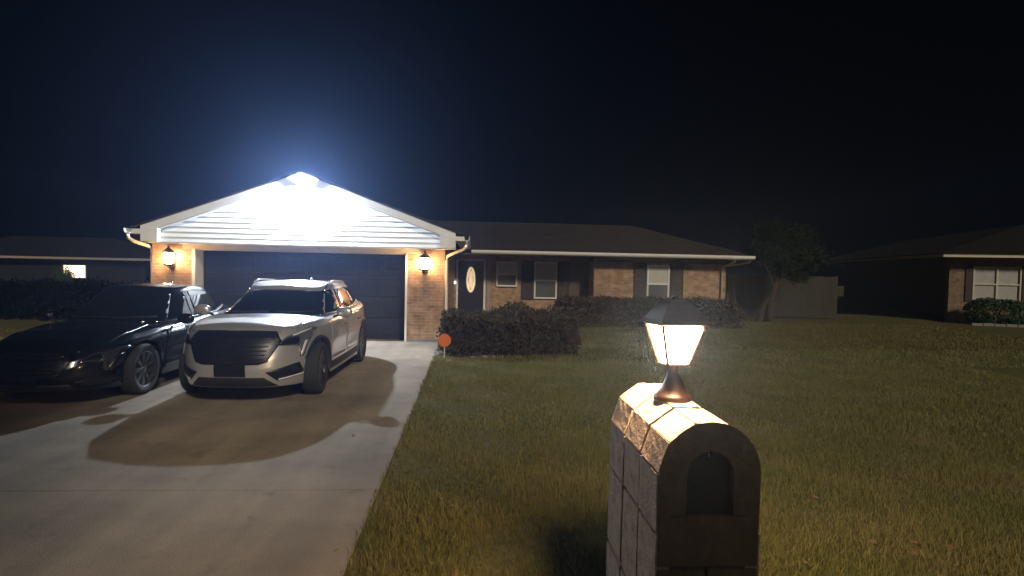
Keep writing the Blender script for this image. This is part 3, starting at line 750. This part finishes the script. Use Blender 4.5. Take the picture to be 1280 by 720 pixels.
        # mirror
        mx, mz, my = p['mir']; b = BM()
        b.lathe([(0, -.125), (.05, -.115), (.078, -.06), (.085, 0), (.08, .06), (.055, .105), (0, .118)], 16, axis='y')
        for v in b.b.verts:
            v.co.x *= .62 if v.co.x > 0 else .35
            v.co.z = v.co.z*.95 - .0*v.co.y
            v.co = Vector((v.co.x+mx, v.co.y+s*(my+.10), v.co.z+mz))
        mo = b.build('wing_mirror', p['mirmat'], t, smooth=True)
        b = BM(); b.hull([(mx-.02, s*(my-.07), mz-.09), (mx+.04, s*(my-.07), mz-.09), (mx-.02, s*(my+.05), mz-.045), (mx+.03, s*(my+.05), mz-.045), (mx+.01, s*(my-.07), mz-.05), (mx+.01, s*(my+.05), mz-.02)]); b.build('mirror_arm', M['black_plastic'], mo)
        b = BM(); b.box(mx-.034, mx-.029, s*(my+.10)-.09, s*(my+.10)+.09, mz-.055, mz+.055); b.build('mirror_glass', M['chrome'], mo)
    gr = obj('grille', panel(bvh, p['grille'], 'front', .012, .03, .03), M['grille'], t, smooth=True)
    for q in p['grille_bars']: obj('grille_bar', panel(bvh, q, 'front', .020, .012, .03), p['gbar'], gr, smooth=True)
    obj('lower_intake', panel(bvh, p['intake'], 'front', .005, .02, .04), M['black_plastic'], t, smooth=True)
    obj('plate_holder', panel(bvh, p['plate'], 'front', .014, .02, .05), M['grille'], t)
    obj('bonnet', panel(bvh, p['hood'], 'top', .004, .012, .06), p['paint'], t, smooth=True)
    # wipers
    for a, c in p['wipers']:
        pts = []
        for k in range(7):
            f = k/6; l, z = a[0]+(c[0]-a[0])*f, a[1]+(c[1]-a[1])*f; h = cbvh.ray_cast(Vector((5, l, z)), Vector((-1, 0, 0)))
            if h[0] is not None: pts.append(h[0]+h[1]*.022)
        if len(pts) > 2:
            b = BM(); b.tube(pts, .009, 6); b.build('wiper', M['black_plastic'], t, smooth=True)
    # rails, fin
    if p.get('rail'):
        for s in (1, -1):
            pts = []
            for k in range(11):
                x = p['rail'][0]+(p['rail'][1]-p['rail'][0])*k/10; y = s*(p['rail'][2]); h = cbvh.ray_cast(Vector((x, y, 5)), Vector((0, 0, -1)))
                pts.append(h[0]+Vector((0, 0, .03 if 0 < k < 10 else .002)))
            b = BM(); b.tube(pts, .013, 8); b.build('roof_rail', M['chrome'], t, smooth=True)
    fx = p['fin']; h = cbvh.ray_cast(Vector((fx, 0, 5)), Vector((0, 0, -1)))[0]
    b = BM(); b.hull([(fx+.1, -.012, h.z-.01), (fx+.1, .012, h.z-.01), (fx-.1, -.03, h.z-.01), (fx-.1, .03, h.z-.01), (fx-.06, -.006, h.z+.065), (fx-.06, .006, h.z+.065), (fx-.1, 0, h.z+.06)])
    b.build('antenna_fin', p['paint'], t, smooth=True)
    return t

SUV = dict(drlm=M['drl'], lens=M['lamp_clear'], hood=[(1.02, .66), (1.06, 0), (1.02, -.66), (1.9, -.70), (2.16, -.50), (2.2, 0), (2.16, .50), (1.9, .70)], A=2.385, W=.95, cx=-.03, axle=1.43, rw=.365, arch=.425, nf=3.3, nr=4.5, steer=R(3), spokes=10, rim=M['alloy_dark'], paint=M['silver_paint'], cladding=True,
    low=[(-2.45, .30), (-1.9, .25), (-1, .22), (1, .22), (1.8, .22), (2.36, .24)],
    sh=[(-2.42, 1.04), (-1.9, 1.12), (-1.0, 1.09), (0, 1.05), (1.0, 1.035), (1.6, 1.02), (2.1, .985), (2.36, .92)],
    sl=[(0, .955), (.12, .975), (.3, .985), (.62, 1.0), (.8, .985), (.92, .965), (1.0, .90)],
    sxf=[(0, .95), (.08, .972), (.2, .99), (.38, 1.0), (.55, .995), (.75, .978), (.9, .957), (1, .925)],
    sxr=[(0, .95), (.15, .985), (.45, 1.0), (.8, .985), (1, .95)],
    crown=[(-2.4, .0), (-1, .05), (1.0, .05), (2.0, .055), (2.36, .03)],
    cf0=1.22, cf1=.22, cr0=-2.28, cr1=-1.52, cw0=.865, cw1=.655,
    roof=[(-2.2, 1.30), (-1.6, 1.41), (-1.0, 1.495), (-.3, 1.515), (.25, 1.44), (1.2, 1.34)], rcrown=.035,
    ws=[(-.745, 1.05), (-.4, 1.035), (0, 1.03), (.4, 1.035), (.745, 1.05), (.60, 1.38), (.3, 1.40), (0, 1.405), (-.3, 1.40), (-.60, 1.38)],
    rws=[(-.68, 1.15), (.68, 1.15), (.58, 1.38), (-.58, 1.38)],
    side_glass=[[(.80, 1.07), (.03, 1.085), (-.02, 1.415), (.22, 1.39), (.42, 1.315)], [(-.03, 1.085), (-.80, 1.11), (-.80, 1.435), (-.08, 1.42)],
                [(-.84, 1.113), (-1.25, 1.16), (-1.50, 1.235), (-1.30, 1.345), (-1.10, 1.40), (-.84, 1.43)]],
    dlo=[[(.80, 1.045), (.80, 1.062), (0, 1.078), (-.8, 1.102), (-1.30, 1.148), (-1.30, 1.133), (-.8, 1.085), (0, 1.06)]],
    doors=[[(.90, .42), (.98, .6), (.93, .98), (.02, 1.0), (.0, .42)], [(-.02, .42), (-.0, 1.0), (-1.02, 1.02), (-1.18, .86), (-.98, .56), (-.9, .42)]], handles=[.18, -.80], hz=.88, hmat=M['chrome'],
    lamp=[(.50, .77), (.62, .88), (.80, .965), (.85, .94), (.805, .76), (.775, .60), (.745, .60), (.74, .73), (.68, .755)],
    drl=[[(.752, .61), (.768, .61), (.80, .80), (.778, .80)], [(.66, .89), (.80, .95), (.81, .935), (.68, .875)]],
    lamp_dark=[[(.535, .775), (.64, .865), (.73, .865), (.73, .765)]],
    vent=[(.42, .44), (.745, .53), (.78, .355), (.54, .32)], vent_chrome=[(.55, .345), (.765, .378), (.768, .358), (.55, .325)],
    tail=[(.62, .98), (.82, 1.0), (.80, .72), (.72, .72)],
    mir=(.74, 1.10, .96), mirmat=M['silver_paint'],
    grille=[(-.50, .935), (0, .955), (.50, .935), (.57, .82), (.44, .57), (.34, .54), (-.34, .54), (-.44, .57), (-.57, .82)],
    grille_bars=[[(-.46+abs(z-.82)*.3, z), (.46-abs(z-.82)*.3, z), (.46-abs(z-.82)*.3, z+.014), (-.46+abs(z-.82)*.3, z+.014)] for z in (.60, .65, .70, .75, .80, .85)], gbar=M['grille'],
    intake=[(-.40, .375), (.40, .375), (.54, .25), (-.54, .25)],
    plate=[(-.19, .39), (.19, .39), (.19, .535), (-.19, .535)],
    wipers=[((.62, 1.10), (.06, 1.075)), ((-.02, 1.09), (-.55, 1.075))], rail=(.15, -1.30, .60), fin=-1.2)
make_car('suv', SUV, (-2.98, 10.05, .012), R(-90.9), 'silver crossover wagon facing the street with roof rails and wide dark grille', 'car')

SED = dict(drlm=M['alloy_dark'], lens=M['lamp_smoked'], hood=[(.90, .64), (.94, 0), (.90, -.64), (1.9, -.68), (2.2, -.48), (2.25, 0), (2.2, .48), (1.9, .68)], A=2.49, W=.915, cx=-.05, axle=1.42, rw=.345, arch=.39, nf=3.4, nr=4.0, steer=0, spokes=9, rim=M['alloy'], paint=M['black_paint'], cladding=False,
    low=[(-2.5, .30), (-1.9, .22), (-1, .19), (1, .19), (1.8, .18), (2.45, .2)],
    sh=[(-2.52, .90), (-2.0, .97), (-1.0, .95), (0, .91), (.9, .88), (1.6, .83), (2.15, .76), (2.44, .66)],
    sl=[(0, .95), (.12, .975), (.3, .985), (.62, 1.0), (.8, .99), (.92, .965), (1.0, .90)],
    sxf=[(0, .96), (.1, .985), (.35, 1.0), (.6, .995), (.8, .98), (.92, .96), (1, .93)],
    sxr=[(0, .95), (.15, .985), (.5, 1.0), (.85, .985), (1, .95)],
    crown=[(-2.4, .02), (-1, .05), (1.0, .05), (2.0, .06), (2.44, .04)],
    cf0=1.05, cf1=.05, cr0=-2.12, cr1=-1.15, cw0=.83, cw1=.60,
    roof=[(-2.1, 1.25), (-1.2, 1.37), (-.5, 1.42), (.0, 1.395), (1.0, 1.28)], rcrown=.03,
    ws=[(-.71, .93), (-.4, .915), (0, .91), (.4, .915), (.71, .93), (.53, 1.315), (.3, 1.335), (0, 1.34), (-.3, 1.335), (-.53, 1.315)],
    rws=[(-.66, 1.03), (.66, 1.03), (.55, 1.31), (-.55, 1.31)],
    side_glass=[[(.62, .935), (-.10, .955), (-.16, 1.325), (.02, 1.315), (.22, 1.245)], [(-.22, .96), (-1.0, .985), (-1.42, 1.06), (-1.15, 1.23), (-.85, 1.315), (-.26, 1.33)]],
    dlo=[[(.70, .912), (.70, .928), (-.1, .946), (-1.0, .975), (-1.42, 1.05), (-1.42, 1.03), (-1.0, .955), (-.1, .93)]],
    doors=[[(.92, .30), (.96, .5), (.88, .82), (-.13, .86), (-.15, .30)], [(-.17, .30), (-.15, .86), (-1.12, .89), (-1.2, .75), (-.98, .45), (-.92, .30)]], handles=[.03, -.98], hz=.77, hmat=M['chrome'],
    lamp=[(.52, .56), (.62, .66), (.80, .71), (.845, .66), (.80, .50), (.74, .42), (.70, .44), (.70, .55)],
    drl=[[(.72, .44), (.745, .44), (.80, .62), (.775, .62)]], lamp_dark=[[(.55, .575), (.63, .64), (.69, .64), (.69, .575)]],
    vent=[(.50, .33), (.76, .36), (.78, .26), (.55, .25)],
    tail=[(.66, .86), (.84, .88), (.82, .62), (.74, .62)],
    mir=(.60, .965, .925), mirmat=M['black_paint'],
    grille=[(-.40, .66), (0, .675), (.40, .66), (.46, .56), (.34, .38), (-.34, .38), (-.46, .56)],
    grille_bars=[[(-.38, z), (.38, z), (.38, z+.014), (-.38, z+.014)] for z in (.42, .47, .52, .57, .62)], gbar=M['alloy_dark'],
    intake=[(-.46, .30), (.46, .30), (.5, .23), (-.5, .23)], plate=[(-.15, .30), (.15, .30), (.15, .40), (-.15, .40)],
    wipers=[((.6, .975), (.05, .955)), ((-.02, .965), (-.55, .955))], fin=-1.0)
make_car('sedan', SED, (-5.30, 9.92, .012), R(-90.5), 'dark four-door sedan parked in shadow beside the silver crossover', 'car')

# ------------------------------------------------------------------ planting
def hedge_pts(n, fn):
    P = np.array([fn() for _ in range(n)]); return P
def hedge(name, x0, x1, y0, y1, h, n, leaf, m, label, rough=.08, upb=0, ang=0, stems=60):
    t = thing(name, ((x0+x1)/2, (y0+y1)/2, 0), ang, label, 'hedge'); L, Dp = (x1-x0)/2, (y1-y0)/2
    u = rng.uniform(-1, 1, n); v = rng.uniform(-1, 1, n); k = rng.uniform(0, 1, n)**.35
    f = rng.integers(0, 4, n); X = np.where(f == 0, u, u)*L; Y = np.where(f == 1, -k, np.where(f == 2, k, v))*Dp; Z = np.where((f == 0) | (f == 3), k, rng.uniform(.02, 1, n))*h
    wob = 1+rough*(np.sin(X*4.1+1)+np.sin(X*7.7)*.6+np.sin(X*1.7+Y*3)*.8)
    e = np.clip((1-np.abs(X)/L)/.12, 0, 1)**.5
    Z = Z*wob*(.55+.45*e)*(1-.15*np.abs(Y/Dp)**3); Y = Y*(1+rough*np.sin(X*5.3+Z*4))*(.6+.4*e)
    P = np.stack([X, Y, Z], 1)+rng.normal(size=(n, 3))*leaf*.5; P[:, 2] = np.clip(P[:, 2], .01, None)
    leaf_cloud('foliage', P, leaf, m, t, upb)
    if not stems: return t
    b = BM()
    for i in range(stems):
        x, y = random.uniform(-L*.95, L*.95), random.uniform(-Dp*.6, Dp*.6); b.tube([(x, y, 0), (x+random.uniform(-.1, .1), y+random.uniform(-.1, .1), h*.85)], [.012, .005], 4, False)
    b.build('stem', M['stem'], t)
    return t
hedge('hedge', -.60, 2.25, 12.35, 13.6, .90, 24000, .085, M['hedge'], 'ragged dark hedge between the driveway edge and the front door', .09, 1.2, R(12), 70)
hedge('hedge', 2.7, 8.75, 18.6, 19.9, .93, 26000, .09, M['hedge2'], 'long clipped brown hedge below the shuttered front windows', .03, .2, 0, 0)
hedge('hedge', -24, -8.6, 18.4, 19.6, 1.12, 30000, .13, M['hedge_dark'], 'low black hedge added to keep the ground beyond the sedan dark, left of the garage', .05, .2, 0, 0)  # added hedge that hides the lit lawn behind a near-black strip
# yard sign
ys = thing('yard_sign', (-.53, 12.02, 0), R(4), 'small orange octagonal yard sign on a pale stake by the driveway', 'sign')
b = BM(); b.xz([(.135*math.cos(R(22.5+45*i)), .36+.135*math.sin(R(22.5+45*i))) for i in range(8)], -.004, .004); b.build('sign_face', M['orange'], ys, bevel=.001)
b = BM(); b.box(-.012, .012, .005, .017, 0, .46); b.build('stake', M['stake'], ys)
for i, (x, y, s, lb) in enumerate(((-.66, 12.5, .13, 'square grey edging stone at the hedge foot beside the driveway'), (.05, 12.02, .07, 'small pale stone lying under the ragged hedge, the left one'),
                                   (.27, 12.06, .08, 'small pale stone lying under the ragged hedge, the middle one'), (.46, 12.1, .06, 'small pale stone lying under the ragged hedge, the right one'))):
    b = BM(); pts = [Vector((random.gauss(0, 1), random.gauss(0, 1), random.gauss(0, 1))).normalized()*s for _ in range(26)]
    b.hull([(p.x, p.y*.8, max(-.01, p.z*.6+.02)) for p in pts]); o = b.build('garden_stone', M['rock']); o.location = (x, y, 0); tag(o, lb, 'stone', 'stones along the hedge')

# fence between the houses
fn = thing('board_fence', (10.0, 23.6, 0), 0, 'weathered grey board fence between the two houses behind the leaning tree', 'fence')
b = BM(); x = 0
while x < 4.9:
    h = 1.72+random.uniform(-.015, .015); b.box(x, x+.138, random.uniform(-.004, .004), .02, .04, h); x += .145
b.build('board', M['fence'], fn)
for z in (.35, 1.4):
    b = BM(); b.box(0, 4.9, .022, .06, z, z+.09); b.build('rail', M['fence'], fn)
for x in (.0, 2.4, 4.85):
    b = BM(); b.box(x, x+.09, .062, .15, 0, 1.78); b.build('post', M['fence'], fn)

# leaning tree
def tree():
    t = thing('leaning_tree', (11.25, 22.0, 0), 0, 'small dark leaning tree standing between the two houses', 'tree')
    b = BM(); b.tube([(-.05, 0, -.05), (0, 0, .3), (.05, 0, .9), (.25, .05, 1.5), (.55, .1, 2.1), (.75, .1, 2.9)], [.19, .15, .13, .11, .08, .03], 10)
    b.tube([(-.55, -.1, 0), (-.3, -.05, .5), (.02, 0, 1.0), (.2, 0, 1.5), (.1, .1, 2.2)], [.06, .055, .05, .05, .02], 8)
    for p in (((.15, .03, 1.3), (-.2, -.2, 1.9), (-.6, -.4, 2.4)), ((.3, .05, 1.6), (.8, -.2, 2.0), (1.4, -.4, 2.3)), ((.5, .1, 2.0), (.5, .5, 2.6), (.4, .9, 3.1)), ((.4, .1, 1.8), (1.0, .3, 2.4), (1.3, .4, 3.0))):
        b.tube(p, [.06, .04, .015], 7)
    b.build('trunk', M['bark'], t, smooth=True)
    cl = []
    for (cx_, cy_, cz_, rr, n) in ((.6, 0, 2.5, .75, 1500), (-.5, -.3, 2.6, .6, 1000), (1.4, -.3, 2.4, .65, 1200), (.3, .5, 3.3, .8, 1400), (1.2, .3, 3.2, .75, 1300), (.95, -.2, 1.75, .42, 700), (-.2, 0, 3.5, .6, 700), (.5, 0, 1.95, .4, 500)):
        d = rng.normal(size=(n, 3)); d /= np.linalg.norm(d, axis=1)[:, None]; r = rr*rng.uniform(.2, 1, n)**.5
        r *= 1+.35*np.sin(d[:, 0]*7+cx_*9)*np.sin(d[:, 1]*6+d[:, 2]*5)
        cl.append(d*r[:, None]*[1, 1, .75]+[cx_, cy_, cz_])
    leaf_cloud('crown', np.concatenate(cl), .11, M['tree_leaf'], t, 0, .4)
tree()

def added_shade_tree(loc, label, sp, n, leaf, zs=1):  # unseen trees behind the camera, added to cast shade into the view
    t = thing('added_shade_tree', loc, 0, label, 'tree')
    t.scale = (1, 1, zs)
    b = BM(); b.tube([(0, 0, -.05), (0, 0, .4), (.05, 0, 2.5), (.1, .1, 5), (-.1, .1, 8)], [.32, .24, .2, .14, .05], 12)
    for i in range(7):
        a = i*.9; h = 3.2+i*.5; b.tube([(.05, 0, h), (math.cos(a)*.7, math.sin(a)*.7, h+1.3), (math.cos(a)*1.5, math.sin(a)*1.4, h+2.2)], [.1, .07, .02], 7)
    b.build('trunk', M['bark'], t, smooth=True)
    cl = []
    for i in range(n):
        a = rng.uniform(0, 6.28); q = rng.uniform(.2, 1)**.5; c_ = [math.cos(a)*1.5*sp*q, math.sin(a)*1.3*sp*q, rng.uniform(7.8-1.2*sp**.5, 7.8+1.2*sp**.5)]
        d = rng.normal(size=(420, 3)); d /= np.linalg.norm(d, axis=1)[:, None]; cl.append(d*(1.15*rng.uniform(.2, 1, 420)**.5)[:, None]+c_)
    leaf_cloud('crown', np.concatenate(cl), leaf, M['tree_leaf'], t, 0, .5)
added_shade_tree((6.4, -10.2, 0), 'unseen broad leafy tree added across the road to shade the mailbox front', 1, 10, .3)
added_shade_tree((.4, -9.4, 0), 'unseen tall slender tree added across the road to shade the sedan', 1.35, 20, .34, 1.25)

# ------------------------------------------------------------------ neighbour on the right (turned 20 degrees)
nb = thing('brick_house', (19.35, 23.4, .16), R(-20), 'dark neighbouring brick house at the far right with pale curtained window', 'house')
# local: x along front (to the right), y back
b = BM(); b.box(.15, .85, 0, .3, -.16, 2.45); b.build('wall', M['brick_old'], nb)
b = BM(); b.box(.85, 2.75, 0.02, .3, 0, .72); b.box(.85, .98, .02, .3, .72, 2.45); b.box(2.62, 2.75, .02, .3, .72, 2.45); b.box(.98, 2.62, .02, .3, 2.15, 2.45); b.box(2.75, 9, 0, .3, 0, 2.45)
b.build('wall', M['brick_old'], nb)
b = BM(); b.box(.15, .4, .3, 7, 0, 2.45); b.box(.15, .4, 7, 17, 0, 2.45); b.build('wall', M['brownwood'], nb)
b = BM(); b.box(-.3, 9.3, -.62, -.58, 2.47, 2.62); b.build('fascia', M['cream'], nb)
b = BM(); b.box(-.34, -.30, -.58, 24, 2.47, 2.60); b.build('fascia', M['cream'], nb)
b = BM(); b.box(-.3, 9.3, -.58, 24, 2.455, 2.475); b.build('soffit', M['brownwood'], nb)
b = BM(); zr = 2.63
v = {k: b.b.verts.new(p) for k, p in dict(a=(-.42, -.7, zr), b=(9.4, -.7, zr), c=(9.4, 24.2, zr), d=(-.42, 24.2, zr), e=(4.5, 4.2, zr+1.5), f=(4.5, 19.2, zr+1.5)).items()}
for f in ('abe', 'bcfe', 'cdf', 'daef', 'dcba'): b.b.faces.new([v[c] for c in f])
b.build('roof', M['shingle_dark'], nb)
wf = BM(); wf.box(.98, 1.03, -.03, .1, .75, 2.12); wf.box(2.57, 2.62, -.03, .1, .75, 2.12); wf.box(1.03, 2.57, -.03, .1, 2.07, 2.12); wf.box(1.03, 2.57, -.05, .1, .72, .78); wf.box(1.03, 2.57, -.02, .1, 1.38, 1.43); wf.box(1.78, 1.84, -.021, .1, .78, 2.07)
wfo = wf.build('window', M['cream'], nb)
b = BM(); b.box(1.03, 2.57, .03, .05, .78, 2.07); b.build('pane', M['curtain'], wfo)
shb = BM(); shb.box(.72, .96, -.04, -.002, .7, 2.15); shb.build('shutter', M['shutter'], nb)
shb = BM(); shb.box(2.66, 2.92, -.04, -.002, .7, 2.15); shb.build('shutter', M['shutter'], nb)
# round bush in front of that window
def bush(name, loc, rx, ry, rz_, n, leaf, m, label):
    t = thing(name, loc, R(-20), label, 'bush'); d = rng.normal(size=(n, 3)); d /= np.linalg.norm(d, axis=1)[:, None]
    e = np.sign(d)*np.abs(d)**.7; k = rng.uniform(.3, 1, n)**.35
    P = e*k[:, None]*[rx, ry, rz_]; P *= (1+.05*np.sin(P[:, :1]*6)*np.sin(P[:, 2:]*7+1)); P[:, 2] = P[:, 2]+rz_*.86; P = P[P[:, 2] > .02]
    leaf_cloud('foliage', P, leaf, m, t, .3)
    b = BM()
    for i in range(8): b.tube([(0, 0, 0), (random.uniform(-.5, .5)*rx, random.uniform(-.5, .5)*ry, rz_*1.2)], [.03, .008], 5, False)
    b.build('stem', M['stem'], t)
bush('round_bush', (20.3, 22.0, 0), .98, .6, .56, 9000, .085, M['bush'], 'rounded green bush below the curtained window at the far right')
b = BM()
for i in range(9): b.box(-1.6+i*.37, -1.6+i*.37+.35, -.06, .06, -.02, .09+.01*(i % 2))
ed = b.build('garden_edging', M['rock'], bevel=.01); ed.location = (20.55, 21.1, 0); ed.rotation_euler = (0, 0, R(-20)); tag(ed, 'low pale stone edging in front of the rounded green bush', 'edging')

# ------------------------------------------------------------------ far neighbour on the left with a lit window
fh = thing('far_house', (-30.4, 46, -.72), R(6), 'distant dark house at the far left with one bright window', 'house')
b = BM(); b.box(-9, 6, 0, 8, -.6, 2.6); b.build('wall', M['far_wall'], fh)
b = BM(); zr = 2.62
v = {k: b.b.verts.new(p) for k, p in dict(a=(-9.7, -.7, zr), b=(6.7, -.7, zr), c=(6.7, 8.7, zr), d=(-9.7, 8.7, zr), e=(-5, 4, zr+1.6), f=(2, 4, zr+1.6)).items()}
for f in ('abfe', 'bcf', 'cdef', 'dae', 'dcba'): b.b.faces.new([v[c] for c in f])
b.build('roof', M['shingle_dark'], fh)
b = BM(); b.box(-9.72, 6.72, -.76, -.71, 2.48, 2.64); b.build('fascia', M['soffit'], fh)
b = BM(); x0, x1, z0, z1 = .55, 1.95, 1.15, 2.02
b.box(x0-.06, x0, -.05, -.002, z0-.06, z1+.06); b.box(x1, x1+.06, -.05, -.002, z0-.06, z1+.06); b.box(x0, x1, -.05, -.002, z1, z1+.06); b.box(x0, x1, -.05, -.002, z0-.06, z0); b.box(1.2, 1.25, -.05, -.002, z0, z1)
wo_ = b.build('window', M['white'], fh); b = BM(); b.box(x0, x1, -.02, -.004, z0, z1); b.build('pane', M['far_lit'], wo_)
t = thing('shrub', (-28.9, 44.8, -1.25), 0, 'dark shrub in front of the distant bright window at the far left', 'bush')
P = rng.normal(size=(2500, 3))*[.25, .22, .42]+[0, 0, 1.5]; P = P[P[:, 2] > 0]; leaf_cloud('foliage', P, .14, M['bush'], t)
b = BM(); b.tube([(0, 0, -.05), (.05, 0, 1.8)], [.05, .02], 6); b.build('stem', M['stem'], t)

# ------------------------------------------------------------------ haze
b = BM(); b.box(-60, 60, -16, 122, -2.4, 12.9)
hz = b.build('haze', mat('haze', (1, 1, 1))); tag(hz, 'thin night haze glowing around the lamps', 'haze', kind='stuff')
m = hz.data.materials[0]; n = m.node_tree.nodes; n.remove(n['Principled BSDF']); pv = n.new('ShaderNodeVolumePrincipled')
pv.inputs['Color'].default_value = (.32, .50, 1, 1); pv.inputs['Density'].default_value = .0038; pv.inputs['Anisotropy'].default_value = .8
m.node_tree.links.new(pv.outputs[0], n['Material Output'].inputs['Volume'])
hz.visible_shadow = True
